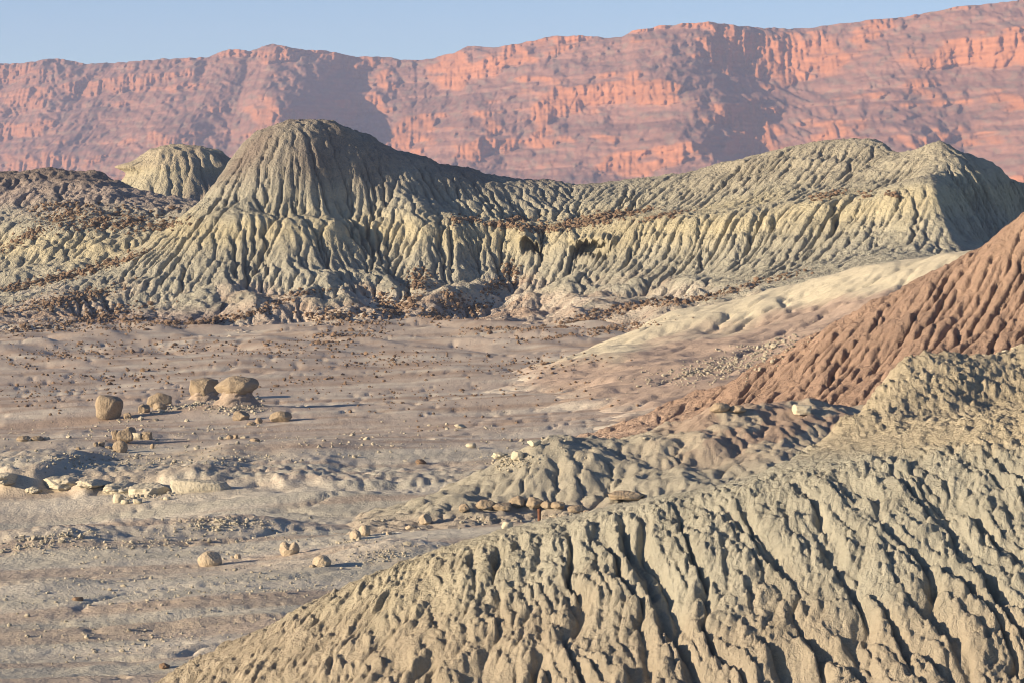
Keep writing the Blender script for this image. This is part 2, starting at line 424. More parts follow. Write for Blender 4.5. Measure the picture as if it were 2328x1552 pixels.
# hollows under the hard rim, and the rim itself standing proud
push = np.zeros(S.X.shape, f32)
for cx_, cy2, rx_, ry_, a_ in ((1345, 562, 52, 20, 1.5), (1207, 562, 28, 17, 1.1)):
    e_ = np.sqrt(((PX - cx_) / rx_) ** 2 + ((PY - cy2) / ry_) ** 2)
    push += a_ * sstep(1.0, .45, e_)
    push -= .7 * np.exp(-((PY - (cy2 - ry_ - 5)) / 7) ** 2) * sstep(1.15, .8, np.abs(PX - cx_) / rx_)
push *= sstep(179, 177, Ys)
S.Yd = S.Y + push
rs = np.concatenate([np.arange(0, 180, 2), np.arange(180, 600), np.arange(600, len(S.gy), 2)])
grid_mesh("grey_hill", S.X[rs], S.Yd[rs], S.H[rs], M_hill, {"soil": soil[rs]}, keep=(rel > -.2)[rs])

# ------------------------------------------------------------------ left hill and the capped butte behind it
S = Sheet(-42, -17, 158, 212, 0.11)
lr = [(-80, 388, 204), (0, 391, 203), (60, 396, 202), (120, 398, 201), (180, 393, 200), (240, 403, 199), (290, 425, 198), (340, 445, 197), (400, 460, 196), (470, 468, 195)]
pts = hill_points(lr + [(-80, 470, 193), (60, 470, 191), (180, 465, 190), (300, 485, 188), (420, 500, 186), (480, 500, 185),
      (-80, 540, 186), (-10, 560, 183), (40, 525, 184), (130, 515, 183), (220, 520, 182), (320, 530, 181), (420, 525, 180),
      (-80, 600, 180), (-10, 640, 176), (45, 605, 178), (110, 600, 177.5), (170, 590, 178), (240, 575, 178), (330, 575, 177),
      (-80, 660, 174), (30, 660, 173.5), (120, 650, 173), (230, 635, 173), (330, 630, 172), (-80, 700, 169), (100, 690, 169), (300, 700, 168), (-80, 740, 163), (100, 745, 163), (300, 760, 161), (-80, 790, 157), (300, 800, 157)])
pts += behind(lr, 6, 2.4) + behind(lr, 12, 6.5)
H = tps(pts, S.gx, S.gy, 2e-5); base = H.copy()
S.H, dlt, A = rills(S, base, 3.0, .30, .42, .10, 13, .044, .05, 1.3, 5, sharp=.24, th=(14, 300), kmap=np.clip(.9 + .7 * fbm(S.X / 6, S.Y / 6, 69, 2), .5, 1.5))
S.H = S.H + .11 * perlin(base / .5 + .4 * perlin(S.X / 3, S.Y / 3, 64), S.X / 14, 62) * sstep(-6.4, -5.4, base)
S.H = S.H + fbm(S.X / .32, S.Y / .32, 63, 2, .7) * .045 + billow(S.X / .7, S.Y / .7, 72, 3, .65) * .08 * sstep(-.9, -.1, dlt)
SHEETS.append(S)
rel = S.H - floor_z(S.X, S.Y, False)
lv = S.H + .4 * fbm(S.X / 4, S.Y / 4, 111, 3)
soil = mixc(np.broadcast_to(gre, S.X.shape + (3,)), yel, np.exp(-((lv + 3.2) / 1.0) ** 2))
soil = mixc(soil, mauve, sstep(-1.6, .2, lv) * .8)
soil = mixc(soil, dk, sstep(.2, 1.6, lv))
soil = mixc(soil, mauve, sstep(1.2, .1, rel))
grid_mesh("left_hill", S.X, S.Y, S.H, M_hill, {"soil": soil}, keep=rel > -.35)

S = Sheet(-37, -18.5, 222, 243, 0.11)
cxb, cyb = at(415, 400, 232)[0], 232.0
rx = np.where(S.X < cxb, 5.1, 5.9)
r = np.sqrt(((S.X - cxb) / rx) ** 2 + ((S.Y - cyb) / 5.5) ** 2) * (1 + .05 * perlin(S.X / 2, S.Y / 2, 121))
ztop = at(415, 331, 232)[2]
H = (ztop + np.interp(r, [0, .3, .55, .75, .84, .92, 1.15, 1.6, 2.2], [0, -.12, -.45, -1.15, -1.75, -2.5, -3.8, -6.2, -9.5])).astype(f32)
H = H + np.interp(S.X, [-37, -31, -27, -22], [0, 0, 0, -.15]).astype(f32)
base = H.copy()
S.H, dlt, A = rills(S, base, 1.8, .18, .5, .06, 10, .04, .16, .6, 8, sharp=.08)
S.H = S.H + billow(S.X / .8, S.Y / .8, 73, 3) * .10
cap = sstep(ztop - 2.2, ztop - 1.7, S.H)
soil = mixc(np.broadcast_to(C(.39, .36, .265), S.X.shape + (3,)), C(.42, .37, .27), cap)
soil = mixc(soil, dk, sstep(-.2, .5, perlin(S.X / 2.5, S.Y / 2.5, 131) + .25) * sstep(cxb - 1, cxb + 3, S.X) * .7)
soil = mixc(soil, mauve, sstep(ztop - 3.6, ztop - 5.5, S.H))
# the hard cap overhangs: push its lower edge outwards
lip = np.exp(-((S.H - (ztop - 1.75)) / .3) ** 2) * sstep(.55, .75, r) * (.4 + 1.3 * sstep(-.5, -.85, (S.X - cxb) / (r * rx + .01)))
ux, uy = (S.X - cxb) / (r * rx + .01), (S.Y - cyb) / (r * 5.5 + .01)
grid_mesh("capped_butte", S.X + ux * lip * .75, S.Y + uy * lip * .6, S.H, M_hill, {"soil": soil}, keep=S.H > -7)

# ------------------------------------------------------------------ pale low ridge in front of the range
S = Sheet(-2, 34, 88, 142, 0.12)
pr = [(1400, 770, 122), (1480, 722, 124), (1560, 700, 124), (1650, 690, 123.5), (1750, 660, 123), (1850, 640, 122.5), (1950, 612, 122), (2050, 596, 121), (2180, 578, 120), (2400, 560, 119)]
pts = hill_points(pr + [(1380, 800, 116), (1480, 770, 119), (1560, 745, 120), (1650, 735, 120), (1750, 715, 119.5), (1850, 695, 119), (1950, 665, 118.5), (2060, 640, 118), (2200, 630, 117),
      (1300, 852, 112), (1420, 830, 111), (1550, 815, 112), (1700, 790, 112.5), (1850, 760, 112), (2000, 730, 111), (2200, 700, 110),
      (1300, 916, 102), (1450, 914, 99), (1600, 880, 100), (1800, 850, 101), (2100, 800, 100), (1150, 918, 105), (1150, 878, 112), (1200, 840, 122), (1250, 840, 125), (1400, 975, 92), (1700, 940, 91), (2000, 900, 91)])
pts += behind(pr, 5, 1.1) + behind(pr, 11, 3.0)
H = tps(pts, S.gx, S.gy, 2e-5); base = H.copy()
S.H, dlt, A = rills(S, base, 3.2, .18, .45, .04, 12, .034, .12, .6, 9, sharp=.17, th=(30, 500))
S.H = S.H + billow(S.X / .5, S.Y / .5, 74, 3) * .035
SHEETS.append(S)
PX, PY = project(S.X, S.Y, base)
cr = np.interp(PX, [p[0] for p in pr], [p[1] for p in pr])
soil = mixc(np.broadcast_to(C(.50, .455, .345), S.X.shape + (3,)), C(.37, .29, .235), sstep(32, 75, PY - cr + 18 * fbm(S.X / 3, S.Y / 3, 211, 3)))
soil = mixc(soil, floor_soil(S.X, S.Y, PY), sstep(.35, .05, S.H - floor_z(S.X, S.Y, False)))
grid_mesh("pale_ridge", S.X, S.Y, S.H, M_ground, {"soil": soil}, keep=S.H - floor_z(S.X, S.Y, False) > -.12)

# ------------------------------------------------------------------ red clay hill
S = Sheet(1.5, 18.5, 71, 92, 0.051)
rr = [(1420, 965, 86), (1500, 932, 85.6), (1600, 890, 85), (1700, 843, 84.5), (1800, 790, 84), (1900, 735, 83.5), (2000, 682, 83), (2100, 632, 82.7), (2190, 580, 82.4), (2250, 543, 82.2), (2328, 490, 82), (2450, 405, 81.5)]
pts = hill_points(rr + [(1600, 925, 83.3), (1700, 888, 82.4), (1800, 845, 81.8), (1900, 800, 81.3), (2000, 765, 80.6), (2100, 730, 80.2), (2200, 700, 79.8), (2328, 650, 79.4), (2450, 590, 79),
      (1500, 965, 83), (1600, 950, 81.8), (1700, 925, 81), (1800, 895, 80), (1900, 870, 79.6), (2000, 835, 79), (2100, 805, 78.6), (2200, 790, 78), (2328, 750, 77.6), (2450, 700, 77),
      (1450, 985, 81), (1600, 975, 79.8), (1800, 950, 78.4), (1950, 920, 77.4), (2100, 890, 76.8), (2200, 880, 76.2), (2328, 850, 75.6), (2450, 810, 75),
      (1600, 1010, 77), (1850, 1000, 75), (2100, 985, 73.5), (2328, 960, 72.5), (2450, 940, 72)])
pts += behind(rr, 2.5, 1.3) + behind(rr, 6, 3.8)
H = tps(pts, S.gx, S.gy, 2e-5); base = H.copy()
S.H, dlt, A = rills(S, base, 1.8, .16, .22, .032, 13, .042, .08, .6, 11, sharp=.19, th=(25, 500))
S.H = S.H + billow(S.X / .38, S.Y / .38, 75, 3, .65) * .075 * sstep(-.5, -.05, dlt)
SHEETS.append(S)
rel = S.H - floor_z(S.X, S.Y, False)
soil = mixc(np.broadcast_to(C(.32, .225, .168), S.X.shape + (3,)), C(.29, .205, .155), sstep(-.3, .4, fbm(S.X / 3, S.Y / 3, 311, 3)))
soil = mixc(soil, C(.41, .31, .24), sstep(1.3, .2, rel + .5 * fbm(S.X / 2, S.Y / 2, 313, 3)))
grid_mesh("red_hill", S.X, S.Y, S.H, M_red, {"soil": soil}, keep=rel > -.15)

# ------------------------------------------------------------------ low gullied mound between the red hill and the near hill
S = Sheet(-4.5, 11, 59.5, 77, 0.044)
mr_ = [(1060, 1095, 68), (1120, 1058, 68), (1160, 1040, 68), (1230, 1012, 68), (1330, 1000, 68.4), (1450, 985, 69), (1550, 958, 69.6), (1610, 930, 70), (1680, 925, 70.3), (1760, 925, 70.6), (1850, 922, 71), (1950, 925, 71.5), (2100, 930, 72)]
pts = hill_points(mr_ + [(980, 1120, 67.5), (1000, 1150, 65.5), (1100, 1115, 66.4), (1180, 1085, 66.6), (1280, 1065, 66.6), (1400, 1055, 67), (1520, 1040, 67.3), (1640, 1005, 68), (1760, 990, 68.6), (1880, 985, 69), (2000, 985, 69.5),
      (1100, 1165, 65), (1250, 1165, 64.8), (1400, 1150, 65), (1500, 1120, 65.3), (1620, 1085, 66), (1750, 1060, 66.5), (1900, 1050, 67),
      (850, 1170, 67.5), (800, 1230, 63), (1000, 1245, 61.5), (1150, 1262, 61), (1300, 1250, 61), (1500, 1240, 61.3), (1700, 1200, 62), (1900, 1180, 62.5)])
pts += behind(mr_, 3, 1.0) + behind(mr_, 6.5, 2.0)
H = tps(pts, S.gx, S.gy, 2e-5); base = H.copy()
S.H, dlt, A = rills(S, base, 1.8, .20, .35, .035, 14, .035, .14, .55, 13, sharp=.12, th=(80, 4000))
S.H = S.H + billow(S.X / .24, S.Y / .24, 76, 3) * .055 * (.3 + .7 * sstep(-.5, -.05, dlt)) + fbm(S.X / .6, S.Y / .6, 415, 3) * .04
SHEETS.append(S)
rel = S.H - floor_z(S.X, S.Y, False)
PX, PY = project(S.X, S.Y, base)
soil = mixc(np.broadcast_to(C(.385, .36, .29), S.X.shape + (3,)), C(.37, .285, .225), sstep(1380, 1620, PX + 60 * fbm(S.X, S.Y, 411, 2)) * sstep(1090, 990, PY))
soil = mixc(soil, C(.48, .435, .335), sstep(-.05, .2, fbm(S.X / 1.5, S.Y / 1.5, 417, 3)) * sstep(1075, 1020, PY) * .7)
soil = mixc(soil, pink, sstep(.35, .02, rel) * .5)
grid_mesh("gullied_mound", S.X, S.Y, S.H, M_near, {"soil": soil}, keep=rel > -.10)

# ------------------------------------------------------------------ near hill
S = Sheet(-5.0, 6.3, 25.3, 35.5, 0.0130)
crest = [(330, 1577, 30.2), (370, 1552, 30.1), (500, 1482, 29.9), (640, 1412, 29.7), (800, 1330, 29.5), (900, 1287, 29.3), (1000, 1250, 29.2), (1100, 1217, 29.1), (1200, 1192, 29), (1350, 1163, 28.8), (1500, 1131, 28.6), (1650, 1106, 28.4), (1720, 1090, 28.4)]
edge2 = [(1765, 1063, 28.8), (1830, 1030, 29.4), (1900, 988, 30), (1960, 948, 30.6), (1995, 910, 31.2), (2030, 888, 31.6), (2110, 884, 32), (2200, 868, 32.5), (2260, 850, 32.8), (2328, 820, 33), (2450, 770, 33.3)]
brow = [(1790, 1080, 28.3), (1900, 1052, 28.3), (2050, 1022, 28.3), (2200, 1005, 28.2), (2328, 985, 28.2), (2450, 960, 28.2)]
pts = hill_points(crest + edge2 + brow + [(2100, 950, 29.8), (2250, 925, 30.2), (2400, 890, 30.4), (1950, 1000, 29.2)])
for p in crest[::2] + brow[::1]:
    x, y, z = at(*p)
    a = np.interp(p[0], [330, 640, 900, 1100, 1350, 1700, 2000, 2450], [-70, -56, -28, -4, 14, 29, 36, 39]) * math.pi / 180
    hx, hy = math.sin(a), -math.cos(a)
    for d_, dr in ((.2, .05), (.45, .18), (.9, .47), (1.5, .90), (2.4, 1.58), (3.6, 2.5)):
        pts.append((x + hx * d_, y + hy * d_, z - dr))
pts += behind(crest, .8, .35) + behind(crest, 2.4, 1.6) + behind(edge2[2:], 1.0, .6) + behind(edge2[2:], 2.4, 1.9)
H = tps(pts, S.gx, S.gy, 2e-5); base = H.copy()
gm = np.hypot(*np.gradient(H, S.d))
steep = sstep(.34, .70, gm)
# flow coordinates: u along the crest, q down the slope
cu = crest + brow
cp = np.array([at(*p) for p in cu]); ca = np.interp([p[0] for p in cu], [330, 640, 900, 1100, 1350, 1700, 2000, 2450], [-70, -56, -28, -4, 14, 29, 36, 39]) * math.pi / 180
o_ = np.argsort(cp[:, 0]); cp, ca = cp[o_], ca[o_]
xs_ = np.linspace(cp[0, 0], cp[-1, 0], 90)
cy_ = np.interp(xs_, cp[:, 0], cp[:, 1]); ca = np.interp(xs_, cp[:, 0], ca)
ul = np.concatenate([[0], np.cumsum(np.hypot(np.diff(xs_), np.diff(cy_)))])
U = np.zeros(S.X.shape, f32); Q = np.full(S.X.shape, -1, f32); prev = None
for k in range(len(xs_)):
    hx, hy = math.sin(ca[k]), -math.cos(ca[k])
    ex, ey = S.X - f32(xs_[k]), S.Y - f32(cy_[k])
    cr_ = hx * ey - hy * ex; dt = hx * ex + hy * ey
    if prev is not None:
        m = (pc <= 0) != (cr_ <= 0)
        t_ = pc / np.where(np.abs(pc - cr_) < 1e-9, 1, pc - cr_)
        U = np.where(m, ul[k - 1] + t_ * (ul[k] - ul[k - 1]), U).astype(f32); Q = np.where(m, pd + t_ * (dt - pd), Q).astype(f32)
    else:
        U[:] = np.where(cr_ > 0, 0, ul[-1])
    prev, pc, pd = k, cr_, dt
wob = .10 * perlin(U / .5, Q / .45, 541) + .04 * perlin(U / .2, Q / .2, 542)
r1 = perlin((U + wob) / .33, Q / 2.4, 543) + .25 * perlin((U + wob) / .17, Q / .9, 544)
r2 = perlin((U + wob) / .17, Q / .9, 545)
PX0, PY0 = project(S.X, S.Y, base)
dn = sstep(.12, .8, Q) * (.28 + .72 * sstep(850, 1180, PX0 + .35 * (PY0 - 1300))) * (.75 + .5 * perlin(U / .9, Q / .9, 546))
groove = (.125 * np.exp(-(r1 / .14) ** 2) - .07 * np.sqrt(np.abs(r1) + .01)) + (.05 * np.exp(-(r2 / .16) ** 2) - .035 * np.sqrt(np.abs(r2) + .01))
flat0 = base
base = (base - groove * dn * 1.0).astype(f32)
S.H, dl, A = rills(S, base, .5, .03, .14, .022, 9, .013, .2, .12, 17, th=(350, 6000), sb=2, kmap=.35 + .65 * steep, amax=6000, ampmap=.35 + .65 * steep, sharp=.045)
S.H = base + blur(dl, 2)
knob = sstep(.10, -.02, groove * dn) * sstep(-.1, 0, dl)
PX, PY = project(S.X, S.Y, flat0)
rub_ = sstep(1015, 975, PY) * sstep(1760, 1850, PX) 
nose = sstep(1150, 850, PX)
S.H = S.H + nose * ((billow((U + wob) / .11, Q / .55, 561, 2, .6) - .25) * .075)
S.H = S.H + rub_ * (billow(S.X / .40, S.Y / .40, 551, 3, .6) * .055 + billow(S.X / .09, S.Y / .09, 555, 2) * .03)
S.H = S.H + (billow(S.X / .17, S.Y / .17, 511, 2, .55) * .072 + billow(S.X / .07, S.Y / .07, 515, 3, .65) * .036) * (.2 + .8 * knob) * (.3 + .7 * steep) * (1 - .55 * nose)
SHEETS.append(S); NEAR = S
PX, PY = project(S.X, S.Y, base)
soil = np.broadcast_to(C(.40, .362, .27), S.X.shape + (3,))
soil = mixc(soil, C(.365, .357, .30), sstep(900, 1300, PX) * .8)
soil = mixc(soil, C(.37, .315, .24), sstep(1280, 1480, PY + 70 * fbm(S.X / .8, S.Y / .8, 517, 3)) * .75)
soil = mixc(soil, C(.46, .395, .28), sstep(1060, 1000, PY) * sstep(1700, 1800, PX) * .8)
rs = np.concatenate([np.arange(0, 300), np.arange(300, len(S.gy), 3)])
pxx, pyy = project(S.X, S.Y, S.H)
grid_mesh("near_hill", S.X[rs], S.Y[rs], S.H[rs], M_near, {"soil": soil[rs]}, keep=(S.H > -7.6)[rs] & (pyy < 1650)[rs])

# ------------------------------------------------------------------ far red cliffs
skyl = [(-300, 150), (0, 152), (60, 152), (140, 140), (200, 150), (300, 147), (400, 142), (480, 138), (530, 120), (575, 124), (625, 106), (670, 116), (740, 118), (800, 128), (880, 128), (920, 136), (990, 130), (1030, 124), (1065, 108), (1130, 114),
        (1180, 108), (1250, 92), (1330, 92), (1410, 96), (1430, 84), (1490, 72), (1600, 62), (1660, 68), (1740, 68), (1840, 68), (1930, 58), (2020, 52), (2080, 42), (2160, 28), (2200, 26), (2260, 18), (2328, 10), (2650, -20)]
offs = [(-300, 10), (-60, -10), (40, -20), (110, -30), (190, 8), (250, -8), (330, -22), (410, -30), (445, -8), (500, -34), (575, 4), (600, -8), (640, -25), (760, 25), (925, 75), (985, 35), (1080, 5), (1250, -20), (1400, -30), (1500, -38), (1600, -46), (1700, 0), (1835, 48), (1875, 10), (1960, -8), (2100, -16), (2250, -30), (2328, -38), (2650, -50)]
YC = 2200.0
S = Sheet(-540, 520, 1760, 2340, 1.8)
TURN = .6
pxc = CX + FPX * S.gx / (YC - TURN * S.gx)
sx = np.array([p[0] for p in skyl]); ty = np.interp(pxc, sx, [p[1] for p in skyl])
ztop = (HOR - ty) / FPX * (YC + 20 - TURN * S.gx)
ztop = ztop + .8 * perlin(S.gx / 9, S.gx * 0, 601) + .5 * perlin(S.gx / 3, S.gx * 0, 602)
off = np.interp(pxc, [p[0] for p in offs], [p[1] for p in offs])
off = np.convolve(np.pad(off, 8, mode='edge'), np.ones(17) / 17, 'valid')
off2 = off[None, :] + 6 * perlin(S.X / 80, S.Y / 45, 603) + 1.5 * fbm(S.X / 30, S.Y / 25, 604, 2)
s = (S.Y - (YC - 320 + off2)) / 320
H = np.interp(s, [-.6, 0, .3, .55, .8, .93, 1.0, 1.2, 2.5], [-.30, -.12, .18, .45, .74, .92, 1.0, 1.01, 1.02]).astype(f32) * ztop[None, :].astype(f32)
H += fbm(S.X / 14, S.Y / 14, 605, 4) * 3
h, A = erode(H / 1.8, 4, .012, .5, .2, .7, 21, amax=500); h = h * f32(1.8)
hm = np.maximum.accumulate(h + .004 * (S.Y - 1760), axis=0)
NZ = 200
fx = np.arange(-500, 460, .86)
ci = np.clip(((fx - S.x0) / S.d), 0, len(S.gx) - 1.01); c0 = ci.astype(int); cf = (ci - c0)
zt = np.interp(fx, S.gx, ztop)
vv = np.linspace(0, 1, NZ)
yy = np.zeros((NZ, len(fx)))
for k in range(len(fx)):
    hc = hm[:, c0[k]] * (1 - cf[k]) + hm[:, c0[k] + 1] * cf[k]
    zz = -30 + vv * (zt[k] + 30)
    top_i = np.searchsorted(hc, zt[k])
    yy[:, k] = np.interp(zz, hc[:max(top_i, 2)], S.gy[:max(top_i, 2)])
FXg = np.broadcast_to(fx[None, :], yy.shape); FZ = -30 + vv[:, None] * (zt[None, :] + 30)
# hard sandstone beds stand steep, soft beds lie back
str_ = FZ - .035 * FXg + 3 * perlin(FXg / 60, FZ / 60, 611)
lat = FXg / 120
hard = .65 * perlin(str_ / 21, lat * .8, 612) + .45 * perlin(str_ / 7, lat * 1.6, 613) + .2 * perlin(str_ / 2.8, lat * 4, 614) + .95 * perlin(FXg / 42, FZ / 26, 615) + .45 * perlin(FXg / 12, FZ / 9, 622)
hw = sstep(0.0, .4, hard)
g = np.maximum(np.diff(yy, axis=0), 0) + .25
thin = sstep(.05, .35, perlin(str_ / 4.6, lat * 1.2, 641) + .35 * perlin(FXg / 16, FZ / 6, 642))
hw2 = np.clip(hw * .75 + thin * .45, 0, 1)
wgt = .06 + 1.5 * (1 - hw2[1:]) ** 1.5
gy2 = np.concatenate([np.zeros((1, len(fx))), np.cumsum(g * wgt, axis=0)])
tot = (yy[-1] - yy[0])
y2 = yy[0] + gy2 / gy2[-1] * tot
def box(a, n, ax):
    n = n | 1
    p = np.pad(a, [(n // 2 + 1, n // 2) if k == ax else (0, 0) for k in (0, 1)], mode='edge')
    c = np.cumsum(p, axis=ax)
    return (np.take(c, np.arange(n, p.shape[ax]), ax) - np.take(c, np.arange(0, p.shape[ax] - n), ax)) / n
sm = box(box(y2, 61, 1), 41, 1)
dtl = y2 - sm
dtl = dtl - box(box(dtl, 25, 0), 15, 0)
y2 = sm + 3.2 * np.tanh(dtl / 3.2)
fl_ = perlin(FXg / 5.0, FZ / 30, 616) + .7 * perlin(FXg / 2.1, FZ / 16, 617)
dg = FXg - .55 * FZ
gul = np.abs(perlin(FXg / 30 + .5 * perlin(FXg / 20, FZ / 25, 631), FZ / 34, 632))
gul2 = np.abs(perlin(FXg / 11 + .6 * perlin(FXg / 9, FZ / 12, 633), FZ / 26, 634))
y2 = y2 + hw * fl_ * 2.7 - (hw - .5) * 3.0 + (1 - hw) * (1.8 * fbm(dg / 12, (FZ + .4 * FXg) / 18, 618, 4, .6)) + 1.0 * fbm(FXg / 4.5, FZ / 3.0, 623, 3, .6) - .9 * billow(FXg / 6, FZ / 8, 643, 2) - 1.0 * (thin - .5) + 1.6 * perlin(FXg / 18, FZ / 12, 619)
lf = sstep(30, -90, FXg)
y2 = y2 + lf * 8 * perlin((FXg - .55 * FZ) / 30, FZ / 110, 651) + (1 - lf) * 3.5 * fbm(FXg / 38, FZ / 30, 652, 2)
y2 = y2 + 1.5 * sstep(.14, .0, gul) + 1.8 * sstep(.2, .0, gul2) * (.4 + .6 * hw)
# plateau behind the rim
bx = np.broadcast_to(fx[None, :], (4, len(fx)))
by = y2[-1][None, :] + np.array([15, 60, 160, 420])[:, None]
bz = zt[None, :] - np.array([0.3, 3, 14, 60])[:, None]
FXa = np.concatenate([FXg, bx]); Ya = np.concatenate([y2, by]); Za = np.concatenate([FZ, bz])
hwa = np.concatenate([hw * (1 - .4 * sstep(-60, -220, FXg)), np.full((4, len(fx)), .1)])
soil = mixc(np.broadcast_to(C(.205, .108, .080), FXa.shape + (3,)), C(.315, .132, .064), hwa)
soil = soil * (1 + .22 * np.concatenate([perlin(str_ / 2.4, lat * .7, 661), np.zeros((4, len(fx)))]))[..., None]
soil = mixc(soil, C(.17, .125, .095), .65 * sstep(.05, .5, fbm(FXa / 8, Za / 5, 621, 3)) * (1 - hwa))
grid_mesh("red_cliffs", FXa, Ya - TURN * FXa, Za, M_cliff, {"soil": soil})

# ------------------------------------------------------------------ haze
bm_v = [(-1500, -30, -40), (1500, -30, -40), (1500, 2900, -40), (-1500, 2900, -40), (-1500, -30, 170), (1500, -30, 170), (1500, 2900, 170), (-1500, 2900, 170)]
me = bpy.data.meshes.new("haze")
me.from_pydata(bm_v, [], [(0, 3, 2, 1), (4, 5, 6, 7), (0, 1, 5, 4), (1, 2, 6, 5), (2, 3, 7, 6), (3, 0, 4, 7)])
hz = bpy.data.objects.new("haze", me); col.objects.link(hz); hz["kind"] = "stuff"
mh = bpy.data.materials.new("haze_air"); mh.use_nodes = True
mh.node_tree.nodes.clear()
ou = mh.node_tree.nodes.new("ShaderNodeOutputMaterial"); pv = mh.node_tree.nodes.new("ShaderNodeVolumePrincipled")
pv.inputs["Color"].default_value = (.58, .66, .98, 1); pv.inputs["Density"].default_value = 0.00018
pv.inputs["Anisotropy"].default_value = 0.0
mh.node_tree.links.new(pv.outputs[0], ou.inputs["Volume"])
me.materials.append(mh)

# ------------------------------------------------------------------ rocks: placing on the ground
def hits(px, py, sheets, ymin=33.0):
    """where the lines of sight through px, py meet the ground"""
    px = np.asarray(px, float); py = np.asarray(py, float)
    u = CY - py; dy = FPX * CP + u * SP; dz = (u * CP - FPX * SP) / dy; dx = (px - CX) / dy
    Yh = np.full(px.shape, np.nan)
    live = np.arange(len(px))
    for Y in np.concatenate([np.arange(ymin, 90, .25), np.arange(90, 235, .4)]):
        zz = np.full(len(live), -99.0)
        for sh in sheets:
            zz = np.maximum(zz, floor_z(dx[live] * Y, np.full(len(live), Y), False) if sh is FLOOR else sh.z(dx[live] * Y, np.full(len(live), Y)))
        hit = zz >= dz[live] * Y
        Yh[live[hit]] = Y - .12
        live = live[~hit]
        if len(live) == 0: break
    ok = ~np.isnan(Yh)
    Yh = np.where(ok, Yh, 100)
    lo, hi = Yh - .35, Yh + .15
    for _ in range(6):
        md = (lo + hi) / 2
        zz = np.full(len(px), -99.0)
        for sh in sheets: zz = np.maximum(zz, floor_z(dx * md, md, False) if sh is FLOOR else sh.z(dx * md, md))
        up = zz >= dz * md
        hi = np.where(up, md, hi); lo = np.where(up, lo, md)
    Yh = hi
    X = dx * Yh
    Z = ground_z(X, Yh, sheets)
    return X, Yh, Z, ok
def ground_z(X, Y, sheets):
    Z = np.full(np.shape(X), -99.0)
    for sh in sheets: Z = np.maximum(Z, sh.z(X, Y))
    return Z
BACK = [q for q in SHEETS if q is not NEAR]

import bmesh
ICO = {}
def ico(n):
    if n not in ICO:
        bm = bmesh.new(); bmesh.ops.create_icosphere(bm, subdivisions=n, radius=1)
        v = np.array([q.co[:] for q in bm.verts]); f = np.array([[l.index for l in q.verts] for q in bm.faces], np.int32)
        bm.free(); ICO[n] = (v, f)
    return ICO[n]
def tri_mesh(name, v, f, mat, smooth=True):
    me = bpy.data.meshes.new(name)
    me.vertices.add(len(v)); me.vertices.foreach_set("co", np.asarray(v, f32).ravel())
    me.loops.add(f.size); me.loops.foreach_set("vertex_index", np.asarray(f, np.int32).ravel())
    me.polygons.add(len(f)); me.polygons.foreach_set("loop_start", np.arange(0, f.size, 3, dtype=np.int32))
    me.update(calc_edges=True)
    if not smooth: me.polygons.foreach_set("use_smooth", np.zeros(len(f), bool))
    me.materials.append(mat)
    return me
def rock_shape(seed, sub=4, facets=7, rough=.12, cut=(.68, .92), notch=False, box=0.0):
    R = np.random.default_rng(seed)
    v, f = ico(sub); v = v.copy()
    if box:
        m = np.abs(v).max(1, keepdims=True); v = v * (1 - box) + (v / m) * box * .85
    v *= (1 + rough * 1.4 * perlin3(v * 1.1, seed % 50) + rough * .7 * perlin3(v * 2.6, seed % 50 + 3))[:, None]
    for k in range(facets):
        n = R.normal(size=3); n[2] *= .7; n /= np.linalg.norm(n); d = R.uniform(*cut)
        e = np.maximum(0, v @ n - d)
        v -= n * (e * .9)[:, None]
    if notch:
        e = np.exp(-((v[:, 0] - .05) / .36) ** 2) * sstep(-.1, .6, v[:, 2])
        v[:, 2] -= e * .5
    v *= (1 + rough * .30 * perlin3(v * 6, seed % 50 + 9) + rough * .16 * perlin3(v * 13, seed % 50 + 11))[:, None]
    v[:, 2] = np.maximum(v[:, 2], -.82)
    return v, f
def tag(o, label, cat, group=None):
    o["label"] = label; o["category"] = cat
    if group: o["group"] = group
    return o
def rock(name, px, py, w, h, label, cat="boulder", mat=None, seed=0, sub=4, depth=None, group=None, sheets=None, tilt=0, rz=None, sink=.10, **kw):
    X, Y, Z, ok = hits([px], [py], sheets or BACK)
    x, y, z = float(X[0]), float(Y[0]), float(Z[0])
    sx = w / FPX * y / 2; sz = h / FPX * y / 2; sy = (depth or .85) * sx
    v, f = rock_shape(seed, sub, **kw)
    v = v / np.abs(v).max(0) * np.array([sx, sy, sz])
    if tilt:
        c, s_ = math.cos(math.radians(tilt)), math.sin(math.radians(tilt))
        v = np.stack([v[:, 0] * c - v[:, 2] * s_, v[:, 1], v[:, 0] * s_ + v[:, 2] * c], 1)
    v[:, 2] -= v[:, 2].min() + sink * 2 * sz
    o = bpy.data.objects.new(name, tri_mesh(name, v, f, mat or M_rock))
    o.location = (x, y + sy * .6, float(ground_z(np.array([x]), np.array([y + sy * .6]), sheets or BACK)[0]))
    col.objects.link(o)
    return tag(o, label, cat, group)

B = lambda *a, **k: rock("boulder", *a, **k)
